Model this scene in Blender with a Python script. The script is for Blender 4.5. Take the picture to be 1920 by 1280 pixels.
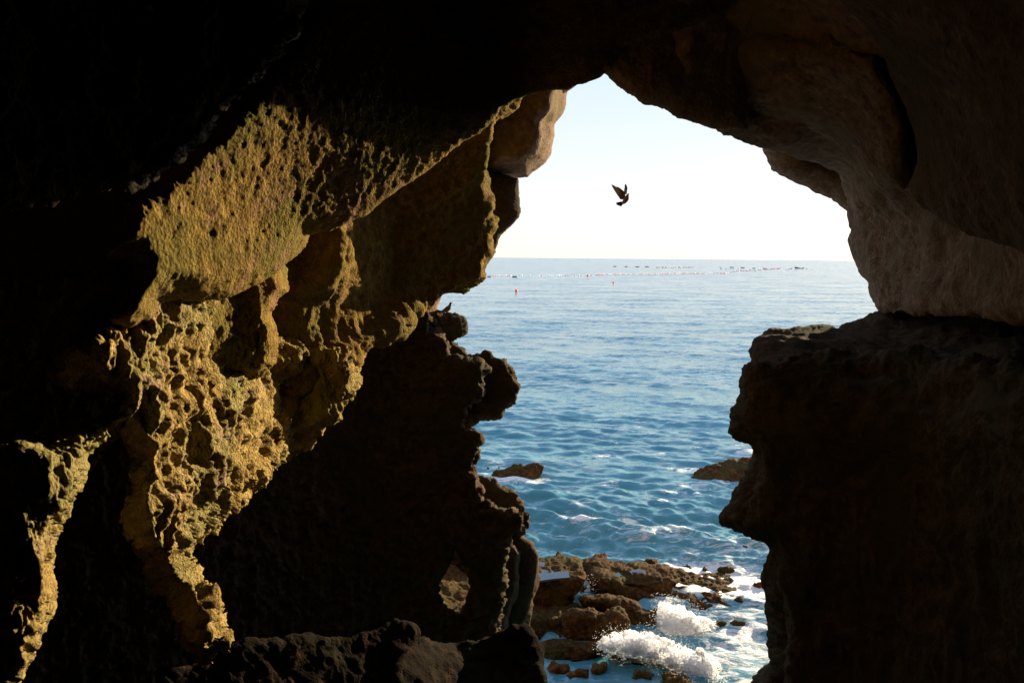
import bpy, math, random
import numpy as np
from mathutils import Matrix, Vector
R = math.radians
random.seed(7)
for o in list(bpy.data.objects): bpy.data.objects.remove(o)
S = bpy.context.scene
COL = S.collection

# ------------------------------------------------------------------ camera
F = 1493.0                                   # focal length in px of the 1920 px wide picture
CAMZ = 8.0
PITCH = math.atan((640 - 482.5) / F)
ROLL = R(0.5)
cam_d = bpy.data.cameras.new('camera')
cam = bpy.data.objects.new('camera', cam_d); COL.objects.link(cam)
cam_d.lens = 36.0 * F / 1920; cam_d.sensor_width = 36.0
cam_d.clip_start = 0.1; cam_d.clip_end = 80000
CM = Matrix.Rotation(R(90) - PITCH, 3, 'X') @ Matrix.Rotation(ROLL, 3, 'Z')
cam.matrix_world = Matrix.Translation((0, 0, CAMZ)) @ CM.to_4x4()
S.camera = cam
CMn = np.array(CM)

# ------------------------------------------------------------------ light
SUN_AZ, SUN_EL = 35.0, 9.0                  # degrees to the right of +Y, above the horizon
world = bpy.data.worlds.new('World'); S.world = world; world.use_nodes = True
wn = world.node_tree.nodes; wl = world.node_tree.links
bg = wn['Background']
sky = wn.new('ShaderNodeTexSky'); sky.sky_type = 'NISHITA'; sky.sun_disc = False
sky.sun_elevation = R(SUN_EL); sky.sun_rotation = R(SUN_AZ)
sky.air_density = 0.7; sky.dust_density = 0.5; sky.ozone_density = 2.0; sky.altitude = 10
# hazy sea air over the low sun: a pale band by the horizon that deepens to blue overhead, plus the sky's own glow
tc = wn.new('ShaderNodeTexCoord'); sx = wn.new('ShaderNodeSeparateXYZ'); wl.new(tc.outputs['Generated'], sx.inputs[0])
rp = wn.new('ShaderNodeValToRGB'); wl.new(sx.outputs['Z'], rp.inputs[0]); e = rp.color_ramp.elements
while len(e) < 5: e.new(.5)
for k, (q_, c_) in enumerate([(0, (.40, .375, .345)), (.07, (.375, .375, .37)), (.22, (.29, .345, .40)), (.45, (.22, .30, .41)), (1, (.12, .20, .34))]): e[k].position = q_; e[k].color = (*c_, 1)
sc_ = wn.new('ShaderNodeVectorMath'); sc_.operation = 'SCALE'; wl.new(sky.outputs[0], sc_.inputs[0]); sc_.inputs[3].default_value = 0.006
ad_ = wn.new('ShaderNodeVectorMath'); ad_.operation = 'ADD'; wl.new(sc_.outputs[0], ad_.inputs[0]); wl.new(rp.outputs[0], ad_.inputs[1])
wl.new(ad_.outputs[0], bg.inputs[0]); bg.inputs[1].default_value = 0.92
sd = bpy.data.lights.new('sun', 'SUN'); sd.energy = 5.0; sd.angle = R(0.5); sd.color = (1.0, 0.79, 0.50)
sun = bpy.data.objects.new('sun', sd); COL.objects.link(sun)
sdir = Vector((math.sin(R(SUN_AZ)) * math.cos(R(SUN_EL)), math.cos(R(SUN_AZ)) * math.cos(R(SUN_EL)), math.sin(R(SUN_EL))))
sun.rotation_euler = sdir.to_track_quat('Z', 'Y').to_euler(); sun.location = sdir * 60
S.view_settings.view_transform = 'Standard'; S.view_settings.look = 'None'
S.view_settings.exposure = 1.45; S.view_settings.gamma = 1.0; S.view_settings.use_curve_mapping = False
cy = S.cycles
cy.use_denoising = True; cy.max_bounces = 6; cy.diffuse_bounces = 4; cy.glossy_bounces = 3
cy.transmission_bounces = 4; cy.sample_clamp_indirect = 14.0; cy.sample_clamp_direct = 0
cy.caustics_reflective = True; cy.blur_glossy = 1.0; cy.caustics_refractive = False

# ------------------------------------------------------------------ noise and mapping helpers
def rays(px, py):
    """direction of the line of sight through a pixel of the 1920x1280 photo, scaled to y = 1"""
    v = np.stack([(px - 960) / F, (640 - py) / F, -np.ones_like(px)], -1)
    w = v @ CMn.T
    return w / w[..., 1:2]
def at(px, py, Y):
    d = rays(np.array([float(px)]), np.array([float(py)]))[0]
    return Vector((d[0] * Y, Y, CAMZ + d[2] * Y))
def on_plane(px, py, z=0.0):
    d = rays(np.array([float(px)]), np.array([float(py)]))[0]
    t = (z - CAMZ) / d[2]
    return Vector((d[0] * t, t, z))

def _hash(ix, iy, iz, seed):
    h = (ix.astype(np.uint32) * np.uint32(374761393) + iy.astype(np.uint32) * np.uint32(668265263)
         + iz.astype(np.uint32) * np.uint32(2147483647) + np.uint32((seed * 144665 + 12345) & 0xffffffff))
    h = (h ^ (h >> np.uint32(13))) * np.uint32(1274126177)
    h = (h ^ (h >> np.uint32(16))) * np.uint32(2246822519)
    return ((h ^ (h >> np.uint32(15))) & np.uint32(0xffff)).astype(np.float32) / 65535.0
def noise3(p, seed=0):
    """smooth value noise in -1..1"""
    p = p.astype(np.float32)
    f = np.floor(p); i = f.astype(np.int64); t = p - f; t = t * t * t * (t * (t * 6 - 15) + 10)
    x, y, z = i[..., 0], i[..., 1], i[..., 2]; tx, ty, tz = t[..., 0], t[..., 1], t[..., 2]
    def c(a, b, d): return _hash(x + a, y + b, z + d, seed)
    x00 = c(0,0,0) * (1 - tx) + c(1,0,0) * tx; x10 = c(0,1,0) * (1 - tx) + c(1,1,0) * tx
    x01 = c(0,0,1) * (1 - tx) + c(1,0,1) * tx; x11 = c(0,1,1) * (1 - tx) + c(1,1,1) * tx
    a = x00 * (1 - ty) + x10 * ty; b = x01 * (1 - ty) + x11 * ty
    return (a * (1 - tz) + b * tz) * 2 - 1
def fbm(p, scale, octaves=4, gain=0.5, seed=0, ridge=False, stretch=(1, 1, 1)):
    q = p / np.array(stretch) / scale; a = 1.0; s = 0; tot = 0
    for k in range(octaves):
        n = noise3(q * (2.03 ** k) + 17.3 * k, seed + k)
        if ridge: n = 1 - 2 * np.abs(n)
        s = s + a * n; tot += a; a *= gain
    return s / tot
def cells(p, scale, seed=0):
    """distance to the nearest jittered point, about 0..1"""
    q = (p / scale).astype(np.float32); f = np.floor(q); i = f.astype(np.int64); best = np.full(q.shape[:-1], 9.0, np.float32)
    for a in (-1, 0, 1):
        for b in (-1, 0, 1):
            for c in (-1, 0, 1):
                x, y, z = i[..., 0] + a, i[..., 1] + b, i[..., 2] + c
                jx, jy, jz = _hash(x, y, z, seed), _hash(x, y, z, seed + 1), _hash(x, y, z, seed + 2)
                d = (x + jx - q[..., 0])**2 + (y + jy - q[..., 1])**2 + (z + jz - q[..., 2])**2
                best = np.minimum(best, d)
    return np.sqrt(best)

def poly_sd(px, py, loops):
    """signed distance to a polygon with holes, positive inside"""
    shp = px.shape; x = px.ravel().astype(np.float32); y = py.ravel().astype(np.float32)
    best = np.full(x.shape, 1e12, np.float32); inside = np.zeros(x.shape, bool)
    for lp in loops:
        n = len(lp)
        for k in range(n):
            ax, ay = lp[k]; bx, by = lp[(k + 1) % n]
            dx, dy = bx - ax, by - ay; L = dx * dx + dy * dy + 1e-9
            t = np.clip(((x - ax) * dx + (y - ay) * dy) / L, 0, 1)
            d = (x - ax - t * dx)**2 + (y - ay - t * dy)**2
            best = np.minimum(best, d)
            if ay != by:
                cr = ((ay > y) != (by > y)) & (x < (bx - ax) * (y - ay) / (by - ay) + ax)
                inside ^= cr
    s = np.sqrt(best); s[~inside] *= -1
    return s.reshape(shp)
def tps(ctrl):
    c = np.array(ctrl, float); P = c[:, :2] / 500.0; n = len(c)
    def ker(d2): return np.where(d2 > 1e-12, d2 * np.log(d2 + 1e-12) * 0.5, 0)
    K = ker(((P[:, None] - P[None])**2).sum(-1)) + np.eye(n) * 0.002
    Q = np.hstack([np.ones((n, 1)), P]); A = np.zeros((n + 3, n + 3))
    A[:n, :n] = K; A[:n, n:] = Q; A[n:, :n] = Q.T
    w = np.linalg.lstsq(A, np.concatenate([c[:, 2], [0, 0, 0]]), rcond=None)[0]
    lo, hi = c[:, 2].min() - .4, c[:, 2].max() + .4
    def f(px, py):
        X = px / 500.0; Y = py / 500.0; r = w[n] + w[n + 1] * X + w[n + 2] * Y
        for k in range(n): r = r + w[k] * ker((X - P[k, 0])**2 + (Y - P[k, 1])**2)
        return np.clip(r, lo, hi)
    return f

def mesh_from(name, verts, quads, mat, smooth=True, parent=None, tris=None):
    me = bpy.data.meshes.new(name)
    nq = len(quads); nt = 0 if tris is None else len(tris)
    me.vertices.add(len(verts)); me.vertices.foreach_set('co', np.asarray(verts, np.float32).ravel())
    lv = np.asarray(quads, np.int32).ravel()
    if nt: lv = np.concatenate([lv, np.asarray(tris, np.int32).ravel()])
    me.loops.add(len(lv)); me.loops.foreach_set('vertex_index', lv)
    me.polygons.add(nq + nt)
    st = np.concatenate([np.arange(nq) * 4, nq * 4 + np.arange(nt) * 3]).astype(np.int32)
    me.polygons.foreach_set('loop_start', st)
    me.update(calc_edges=True); me.validate()
    me.polygons.foreach_set('use_smooth', np.full(len(me.polygons), smooth)); me.materials.append(mat)
    o = bpy.data.objects.new(name, me); COL.objects.link(o)
    if parent: o.parent = parent
    return o
def vnormals(P, quads):
    a, b, c, d = (P[quads[:, k]] for k in range(4))
    n = np.cross(c - a, d - b)
    N = np.zeros_like(P)
    for k in range(4):
        for j in range(3): N[:, j] += np.bincount(quads[:, k], n[:, j], len(P))
    return N / (np.linalg.norm(N, axis=1, keepdims=True) + 1e-12)
def structure(o): o['kind'] = 'structure'; return o
def stuff(o, label, cat): o['kind'] = 'stuff'; o['label'] = label; o['category'] = cat; return o
def tag(o, label, cat, group=None):
    o['label'] = label; o['category'] = cat
    if group: o['group'] = group
    return o

# ------------------------------------------------------------------ materials
def newmat(name):
    m = bpy.data.materials.new(name); m.use_nodes = True
    nt = m.node_tree; return m, nt.nodes, nt.links, nt.nodes['Principled BSDF']
def ramp(n, l, src, stops):
    r = n.new('ShaderNodeValToRGB'); e = r.color_ramp.elements
    while len(e) < len(stops): e.new(0.5)
    for k, (p, c) in enumerate(stops): e[k].position = p; e[k].color = (*c, 1)
    l.new(src, r.inputs[0]); return r.outputs[0]
def noisen(n, l, co, scale, detail=4, rough=.55, dist=0):
    t = n.new('ShaderNodeTexNoise'); t.inputs['Scale'].default_value = scale; t.inputs['Detail'].default_value = detail
    t.inputs['Roughness'].default_value = rough; t.inputs['Distortion'].default_value = dist
    l.new(co, t.inputs['Vector']); return t.outputs['Fac']
def mixc(n, l, fac, a, b):
    m = n.new('ShaderNodeMix'); m.data_type = 'RGBA'
    if isinstance(fac, float): m.inputs[0].default_value = fac
    else: l.new(fac, m.inputs[0])
    for s, v in ((6, a), (7, b)):
        if isinstance(v, tuple): m.inputs[s].default_value = (*v, 1)
        else: l.new(v, m.inputs[s])
    return m.outputs[2]
def rock_mat(name, c0, c1, c2, patch, rough=.95, bump=.5, spec=.01, fine=26):
    m, n, l, b = newmat(name)
    g = n.new('ShaderNodeNewGeometry').outputs['Position']
    f1 = noisen(n, l, g, 9, 6, .65); f2 = noisen(n, l, g, 1.1, 3, .5); f3 = noisen(n, l, g, 2.3, 4, .6, .6)
    base = ramp(n, l, f1, [(.3, c0), (.55, c1), (.75, c2)])
    pm = ramp(n, l, f2, [(.45, (0, 0, 0)), (.62, (1, 1, 1))])
    base = mixc(n, l, pm, base, mixc(n, l, f1, patch[0], patch[1]))
    pm2 = ramp(n, l, f3, [(.56, (0, 0, 0)), (.68, (1, 1, 1))])
    base = mixc(n, l, pm2, base, mixc(n, l, f1, patch[2], patch[3]))
    l.new(base, b.inputs['Base Color'])
    b.inputs['Roughness'].default_value = rough; b.inputs['Specular IOR Level'].default_value = spec
    v = n.new('ShaderNodeTexVoronoi'); v.inputs['Scale'].default_value = fine; l.new(g, v.inputs['Vector'])
    nf = noisen(n, l, g, fine * 1.7, 5, .7)
    ad = n.new('ShaderNodeMath'); ad.operation = 'ADD'; l.new(v.outputs['Distance'], ad.inputs[0]); l.new(nf, ad.inputs[1])
    bp = n.new('ShaderNodeBump'); bp.inputs['Strength'].default_value = bump; bp.inputs['Distance'].default_value = .03
    l.new(ad.outputs[0], bp.inputs['Height']); l.new(bp.outputs[0], b.inputs['Normal'])
    return m
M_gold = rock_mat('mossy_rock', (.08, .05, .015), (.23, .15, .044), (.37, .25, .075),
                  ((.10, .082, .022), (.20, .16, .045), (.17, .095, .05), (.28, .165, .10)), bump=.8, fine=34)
M_sunlit = rock_mat('sunlit_rock', (.14, .095, .033), (.39, .275, .10), (.60, .44, .175),
                  ((.20, .165, .06), (.36, .31, .13), (.26, .17, .10), (.42, .30, .19)), bump=1., fine=40)  # brighter copy of the mossy rock, stronger sunlight put into its colour
M_rim = rock_mat('sunlit_rim_rock', (.02, .018, .015), (.10, .095, .085), (.75, .72, .68), ((.05, .05, .04), (.4, .38, .35), (.05, .04, .04), (.5, .42, .42)), bump=1., fine=40)  # pale speckle painted in place of sunlight on the upper-left rim
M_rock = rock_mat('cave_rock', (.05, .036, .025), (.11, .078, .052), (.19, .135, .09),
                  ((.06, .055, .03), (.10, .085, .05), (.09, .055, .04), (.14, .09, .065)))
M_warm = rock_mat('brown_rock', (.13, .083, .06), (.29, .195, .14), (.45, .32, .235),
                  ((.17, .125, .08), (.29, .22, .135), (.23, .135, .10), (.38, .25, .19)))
M_warm_shaded = rock_mat('brown_rock_shaded', (.07, .042, .030), (.16, .10, .07), (.26, .17, .12), ((.09, .062, .04), (.16, .115, .07), (.13, .07, .05), (.21, .13, .095)))  # darker copy of the brown rock, shade at far right put into its colour
M_dark = rock_mat('shaded_rock', (.005, .004, .003), (.011, .008, .006), (.02, .015, .01),
                  ((.016, .014, .01), (.026, .023, .016), (.03, .017, .012), (.04, .024, .018)))  # near-black, the shade on ledges and inner walls is put into the colour
M_reef = rock_mat('wet_reef_rock', (.022, .011, .005), (.085, .044, .017), (.25, .135, .05),
                  ((.035, .028, .010), (.10, .08, .028), (.09, .034, .012), (.23, .10, .032)), rough=.7, bump=1., spec=.012, fine=30)
M_weed = rock_mat('red_seaweed', (.05, .02, .008), (.20, .085, .022), (.40, .19, .05), ((.10, .07, .02), (.25, .18, .05), (.18, .06, .02), (.36, .14, .04)), rough=.7, bump=1., spec=.02, fine=40)
# ------------------------------------------------------------------ rock masses
def spaced(a, b, fa, fb, fine, coarse):
    """samples a..b, fine between fa..fb and growing outside"""
    v = [x for x in np.arange(max(a, fa), min(b, fb), fine)] + [min(b, fb)]
    s = fine
    lo = []; x = v[0]
    while x > a: s = min(s * 1.25, coarse); x -= s; lo.append(x)
    s = fine; hi = []; x = v[-1]
    while x < b: s = min(s * 1.25, coarse); x += s; hi.append(x)
    return np.array(lo[::-1] + v + hi)
def mass(name, loops, ctrl, mat, H=.4, Rm=.25, rr=.10, back=1.2, step=3.5, jit=5.0, jscale=40, amp=.10, asc=.9,
         fine=.02, fsc=.16, pits=0., psc=.12, seed=0, shape=None, zst=(1, 1, 1), edgefix=None):
    """a closed rock body with its own distance and thickness: outline in line of sight, depth from control points.
    H, Rm: how far (m) the surface falls back over the last Rm metres to its rim; rr: rim rounding (m)"""
    pts = np.array([p for lp in loops for p in lp], float)
    x0, y0 = pts.min(0) - 3 * step; x1, y1 = pts.max(0) + 3 * step
    xs = spaced(x0, x1, -20, 1940, step, 60); ys = spaced(y0, y1, -20, 1300, step, 60)
    X, Y = np.meshgrid(xs, ys)
    f = tps(ctrl) if len(ctrl) > 2 else (lambda a, b: np.full_like(a, ctrl[0][2]))
    sdv = poly_sd(X, Y, loops)
    jp = np.stack([X, Y, np.full_like(X, seed * 31.7)], -1)
    near = np.clip(1 - np.abs(sdv) / 60, 0, 1)
    sdv = sdv + near * (jit(X, Y) if callable(jit) else jit) * fbm(jp, jscale, 5, .62, seed + 5)
    gy, gx = np.gradient(sdv, ys, xs); g2 = gx * gx + gy * gy + 1e-6
    ins = sdv > 0
    dil = ins.copy()
    dil[1:] |= ins[:-1]; dil[:-1] |= ins[1:]; t = dil.copy(); dil[:, 1:] |= t[:, :-1]; dil[:, :-1] |= t[:, 1:]
    snap = dil & ~ins
    gl = np.sqrt(g2)
    mv = np.where(snap, -sdv / np.clip(gl, .5, None), 0)
    lim = 2.2 * step + 0 * X
    mv = np.clip(mv, -lim * 8, lim * 8)
    X2 = X + mv * gx / gl; Y2 = Y + mv * gy / gl
    sdp = np.where(snap, 0, np.maximum(sdv, 0))
    D = f(X2, Y2)
    if shape is not None: D = shape(X2, Y2, D)
    pxm = F / D
    Hh = H if not callable(H) else H(X2, Y2); Rr = Rm if not callable(Rm) else Rm(X2, Y2)
    def front(s): 
        t = np.clip(s / (Rr * pxm), 0, 1); u = np.clip(s / (rr * pxm), 0, 1)
        return Hh * (1 - t)**2 + rr * (1 - np.sqrt(1 - (1 - u)**2))
    Df = D + front(sdp)
    ub = np.clip(sdp / (max(back, .3) * .8 * pxm), 0, 1)
    Db = D + Hh + rr + back * np.sqrt(1 - (1 - ub)**2)
    use = ins | snap
    d = rays(X2, Y2)
    idf = -np.ones(X.shape, int); nf = use.sum(); idf[use] = np.arange(nf)
    idb = idf.copy(); nb = ins.sum(); idb[ins] = nf + np.arange(nb)
    Pf = d[use] * Df[use][:, None]; Pb = d[ins] * Db[ins][:, None]
    P = np.concatenate([Pf, Pb]); P[:, 2] += CAMZ
    ok = use[:-1, :-1] & use[1:, :-1] & use[:-1, 1:] & use[1:, 1:]
    ok &= ins[:-1, :-1] | ins[1:, :-1] | ins[:-1, 1:] | ins[1:, 1:]
    def q(idx): return np.stack([idx[:-1, :-1][ok], idx[1:, :-1][ok], idx[1:, 1:][ok], idx[:-1, 1:][ok]], -1)
    qf = q(idf); qb = q(idb)[:, ::-1]
    Q = np.concatenate([qf, qb])
    N = vnormals(P, Q)
    n = len(Pf)
    disp = np.zeros(len(P))
    disp += amp * fbm(P, asc, 4, .5, seed + 11)
    Pn = P[:n]
    dd = fine * fbm(Pn, fsc, 4, .6, seed + 23, stretch=zst)
    dd = dd + fine * 1.2 * fbm(Pn, fsc * 2.6, 3, .5, seed + 29, ridge=True, stretch=zst)
    if pits:
        wp = np.stack([fbm(Pn, psc * 2.5, 2, .5, seed + 60 + k) for k in range(3)], -1) * psc * .8
        c = cells((Pn + wp) / np.array(zst), psc, seed + 41)
        msk = np.clip(.5 + 1.2 * fbm(Pn, .6, 2, .5, seed + 47), 0, 1)
        dd = dd - pits * msk * np.clip(.62 - c, 0, 1) * 1.6
    disp[:n] += dd
    P = P + N * disp[:, None]
    return structure(mesh_from(name, P, Q, mat))
# ================================================================== THE CAVE
# outer cliff with the opening cut through it
cliff_hole = [(1080,40),(1200,0),(1300,20),(1400,80),(1450,160),(1462,250),(1437,283),(1450,315),(1478,335),(1505,345),(1523,352),(1530,360),(1560,368),  # unseen gap above the arch, cut so sun reaches the overhang
    (1575,385),(1592,405),(1604,430),(1640,520),(1700,600),(1660,700),(1640,1000),(1660,1500),(1650,1900),(780,1900),(770,1300),(790,1060),(850,960),
    (840,900),(820,700),(830,500),(880,420),(900,330),(980,320),(1015,290),(1030,230),(1050,180),(1080,160)]
mass('cliff', [[(-1100,-1000),(3000,-1000),(3000,1850),(-1100,1850)], cliff_hole], [(960,400,13.6),(-400,400,13.4),(2400,400,13.4),(960,-600,13.4),(960,1500,13.5)],
     M_warm, H=.3, Rm=.4, rr=.15, back=.7, step=5, jit=7, jscale=30, amp=.12, seed=1)
# left side, from the far pieces to the near ones
mass('rock_pillar', [[(1040,130),(1068,163),(1062,185),(1060,205),(1053,220),(1040,235),(1043,255),(1038,285),(1025,305),(1008,318),(990,333),(973,334),
     (940,332),(905,330),(890,250),(900,180),(960,130)]], [(1000,250,12.9),(920,250,12.9),(1000,150,12.9),(950,330,13.0)], M_warm, H=1.5, Rm=.38, rr=.05, back=.8,
     step=2.6, jit=3, jscale=30, amp=.04, seed=2, fine=.02, zst=(1,1,2.2))
mass('rock_flake', [[(900,320),(945,325),(973,334),(974,350),(976,370),(979,400),(968,415),(950,428),(937,440),(925,470),(905,500),(860,520),(840,400)]],
     [(940,380,13.3),(860,380,13.3),(920,480,13.1)], M_rock, H=.25, Rm=.3, rr=.06, back=.6, step=2.8, jit=3, jscale=25, amp=.04, seed=3)
mass('cave_wall', [[(1000,150),(968,190),(950,210),(930,225),(925,245),(918,270),(920,300),(914,318),(922,335),(914,355),(920,375),(930,388),(924,402),(931,420),(928,437),
     (928,452),(931,470),(920,490),(912,505),(910,520),(895,533),(880,540),(868,552),(848,554),(830,564),(812,572),(784,588),(770,588),(768,604),(762,618),(750,628),
     (720,642),(700,650),(683,660),(674,678),(655,692),(560,760),(400,700),(440,480),(600,300),(800,180),(900,120)]],
     [(900,250,11.3),(920,460,12.0),(800,560,11.5),(880,400,11.6),(780,380,11.0),(720,470,10.8),(700,430,10.5),(690,520,10.4),(652,440,9.2),(650,500,9.2),(600,480,9.1),(560,560,9.0),(640,560,9.4),(690,550,10.4),(640,610,9.6),(700,600,10.2),
      (720,580,10.6),(760,600,10.7),(640,660,9.4),(520,640,8.9),(860,500,11.7),(780,480,11.1),(640,300,10.2)],
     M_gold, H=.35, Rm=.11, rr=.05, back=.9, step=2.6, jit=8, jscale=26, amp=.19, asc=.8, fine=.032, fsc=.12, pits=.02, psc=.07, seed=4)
mass('cave_wall', [[(655,660),(668,690),(667,712),(668,728),(660,748),(640,765),(625,775),(600,800),(570,830),(545,850),(520,868),(500,885),(480,905),(462,925),(440,952),(418,975),
     (400,992),(375,1015),(348,1042),(352,1062),(368,1072),(380,1090),(398,1108),(404,1130),(408,1155),(415,1180),(428,1200),(405,1215),(385,1238),(372,1228),(352,1214),
     (345,1195),(340,1150),(335,1115),(310,1095),(290,1065),(268,1030),(255,990),(250,960),(248,930),(252,890),(262,850),(240,822),(225,815),(205,828),(170,845),(120,860),(100,850),(150,810),(200,780),(220,740),
     (130,730),(105,700),(110,650),(180,590),(215,560),(230,520),(330,520),(480,600),(560,640)]],
     [(640,720,9.2),(560,700,9.0),(600,780,9.0),(520,740,8.6),(540,820,8.7),(450,740,7.2),(480,880,7.4),(400,740,6.6),(420,820,6.8),(400,900,6.4),(360,960,6.0),(345,1030,5.9),(330,850,5.9),(300,900,5.5),
      (280,960,5.3),(300,780,5.6),(260,700,5.4),(200,700,5.2),(130,700,5.15),(300,640,5.7),(240,600,5.4),(330,560,5.9),(390,1100,5.92),(340,1100,5.78),(370,1180,5.88),(400,1190,5.93),(130,840,5.1),(450,640,7.6),(420,960,6.9)],
     M_sunlit, H=lambda X, Y: .55 - .35 * np.clip((X - 440) / 60, 0, 1), Rm=.14, rr=.04, back=.7, step=2.4, jit=7, jscale=34, amp=.19, asc=.34, fine=.045, fsc=.06, pits=.04, psc=.045, zst=(1,1,2.3), seed=5)
mass('rock_bulge', [[(585,425),(572,462),(548,484),(528,492),(536,520),(542,545),(525,562),(512,590),(520,615),(523,650),(515,680),(498,706),(470,712),(430,710),(370,706),(345,692),
     (322,660),(300,640),(306,600),(330,560),(420,500),(500,430)]],
     [(560,460,7.9),(530,520,7.5),(520,600,7.3),(500,680,7.2),(400,640,6.7),(330,640,6.2),(420,540,6.9),(340,560,6.3),(420,700,7.0)],
     M_gold, H=.7, Rm=.12, rr=.04, back=.6, step=2.4, jit=5, jscale=24, amp=.07, asc=.5, fine=.02, fsc=.08, pits=.03, psc=.06, seed=6)
mass('cave_wall', [[(222,800),(198,822),(166,850),(158,885),(150,905),(128,950),(108,985),(96,1020),(92,1052),(98,1085),(101,1110),(92,1140),(84,1180),(60,1218),(20,1300),
     (-200,1400),(-300,900),(-300,838),(92,838),(140,826),(190,806)]],
     [(60,1000,4.3),(98,990,4.37),(65,900,4.3),(110,900,4.4),(100,840,4.4),(100,800,4.45),(165,850,4.62),(55,1180,4.3),(-100,1000,4.2),(210,810,4.85),(20,1000,4.2),(20,1150,4.2),(60,840,4.25),(-100,1300,4.2),(95,1110,4.36),(-200,900,4.25),(-20,800,4.3),(0,900,4.25),(40,800,4.3),(-300,800,4.3),(-300,1200,4.2)],
     M_sunlit, H=lambda X, Y: .02 + .3 * np.clip((Y - 805) / 40, 0, 1) * np.clip((X - 40) / 40 + np.clip((Y - 900) / 60, 0, 1), 0, 1), Rm=.08, rr=.02, back=.5, step=2.4, jit=7, jscale=30, amp=.06, asc=.4, fine=.03, fsc=.06, pits=.04, psc=.05, zst=(1,1,1.8), seed=7)
def overhang(X, Y, D):
    """depth of the overhang: it turns side-on to the opening at the left (bulge) and squares up to the viewer toward the right"""
    ys = np.arange(-420, 680, 10.); xs = np.arange(120, 1721, 10.); XX, YY = np.meshgrid(xs, ys)
    ss = lambda t: np.clip(t, 0, 1)**2 * (3 - 2 * np.clip(t, 0, 1))
    right = 1 - ss((XX - 690) / 270); low = ss((YY - 180) / 300) * (1 - ss((XX - 470) / 170))
    k = .80 + right * (1.06 - .24 * ss((XX - 480) / 200)) + 1.5 * low - .35 * ss((XX - 900) / 300)
    u = (XX - 960) / F; g = k / np.maximum(1 - k * u, .3)
    lnY = np.cumsum(g, 1) * (10 / F); lnY -= lnY[:, 10:11]
    tab = (4.98 + .30 * ss((330 - YY) / 400)) * np.exp(lnY)
    fx = np.clip((X - xs[0]) / 10, 0, len(xs) - 1.001); fy = np.clip((Y - ys[0]) / 10, 0, len(ys) - 1.001)
    i = fx.astype(int); j = fy.astype(int); a = fx - i; b = fy - j
    r = tab[j, i] * (1 - a) * (1 - b) + tab[j, i + 1] * a * (1 - b) + tab[j + 1, i] * (1 - a) * b + tab[j + 1, i + 1] * a * b
    r = r - np.maximum(r - 8.6, 0) * ss((X - 900) / 200)
    return np.clip(r, 4.6, 9.6)
# the big overhang that runs from the lit bulge up to the top of the opening
mass('cave_ceiling', [[(1128,141),(1112,149),(1090,158),(1066,166),(1030,172),(1000,180),(968,190),(940,205),(915,240),(880,262),(840,288),(800,320),(760,345),(722,370),(686,400),
     (652,416),(622,430),(578,440),(562,470),(520,508),(480,532),(430,556),(375,566),(330,558),(300,566),(290,600),(240,620),(205,600),(222,560),(240,525),(242,498),(235,485),(202,487),(196,468),
     (206,430),(214,400),(222,372),(236,346),(262,338),(300,312),(345,270),(380,238),(430,185),(470,140),(520,80),(560,40),(600,-20),(700,-400),(1700,-400),(1500,-60),(1400,0),(1345,32),(1290,52),
     (1215,72),(1168,90),(1160,112)]],
     [(1120,140,9.4),(1250,40,9.3),(1000,160,8.8),(900,190,8.4),(800,270,7.95),(650,385,7.45),(700,340,7.55),(700,260,7.35),(560,400,7.05),(520,480,7.1),(450,500,6.75),(400,540,6.5),(330,530,5.9),(260,540,5.4),
      (560,310,6.92),(380,400,5.9),(300,400,5.3),(240,400,4.98),(220,470,5.0),(300,470,5.35),(400,460,6.1),(480,430,6.6),(300,325,5.65),(250,345,5.45),(420,310,6.2),(420,200,5.75),(520,150,5.92),(600,140,6.15),(700,130,6.55),(800,140,7.1),
      (1000,30,8.2),(800,20,6.9),(600,20,6.0),(700,-300,5.5),(1500,-200,8)],
     M_gold, shape=overhang, H=lambda X, Y: .05 + .3 * np.clip((640 - X) / 80, 0, 1), Rm=.22, rr=.05, back=1.0, step=2.5, jit=5, jscale=45, amp=.032, asc=1.2, fine=.009, fsc=.05, pits=.006, psc=.032, seed=8, zst=(1,1,1))
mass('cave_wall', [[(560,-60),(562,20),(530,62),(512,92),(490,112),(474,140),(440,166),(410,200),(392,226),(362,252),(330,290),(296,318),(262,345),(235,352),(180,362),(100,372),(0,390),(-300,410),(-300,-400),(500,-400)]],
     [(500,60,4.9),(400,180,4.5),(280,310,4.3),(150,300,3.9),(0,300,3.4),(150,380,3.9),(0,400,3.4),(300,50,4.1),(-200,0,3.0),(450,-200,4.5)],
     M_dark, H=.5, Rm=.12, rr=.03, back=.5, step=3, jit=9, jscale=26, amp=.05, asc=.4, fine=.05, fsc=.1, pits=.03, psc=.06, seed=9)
mass('sunlit_rim', [[(548,30),(556,44),(540,62),(520,86),(508,110),(480,132),(462,160),(430,180),(408,210),(384,236),(350,268),(322,296),(286,322),(262,336),(250,334),(280,306),(322,276),(352,244),(384,212),(404,188),(430,160),(466,132),(476,104),(500,80),(522,52)]],
     [(540,50,4.85),(440,165,4.62),(270,325,4.3),(340,260,4.42)], M_rim, H=.1, Rm=.04, rr=.02, back=.12, step=2, jit=20, jscale=12, amp=.03, asc=.1, fine=.04, fsc=.05, seed=31)  # thin strip added to carry the painted sunlit edge
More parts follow.
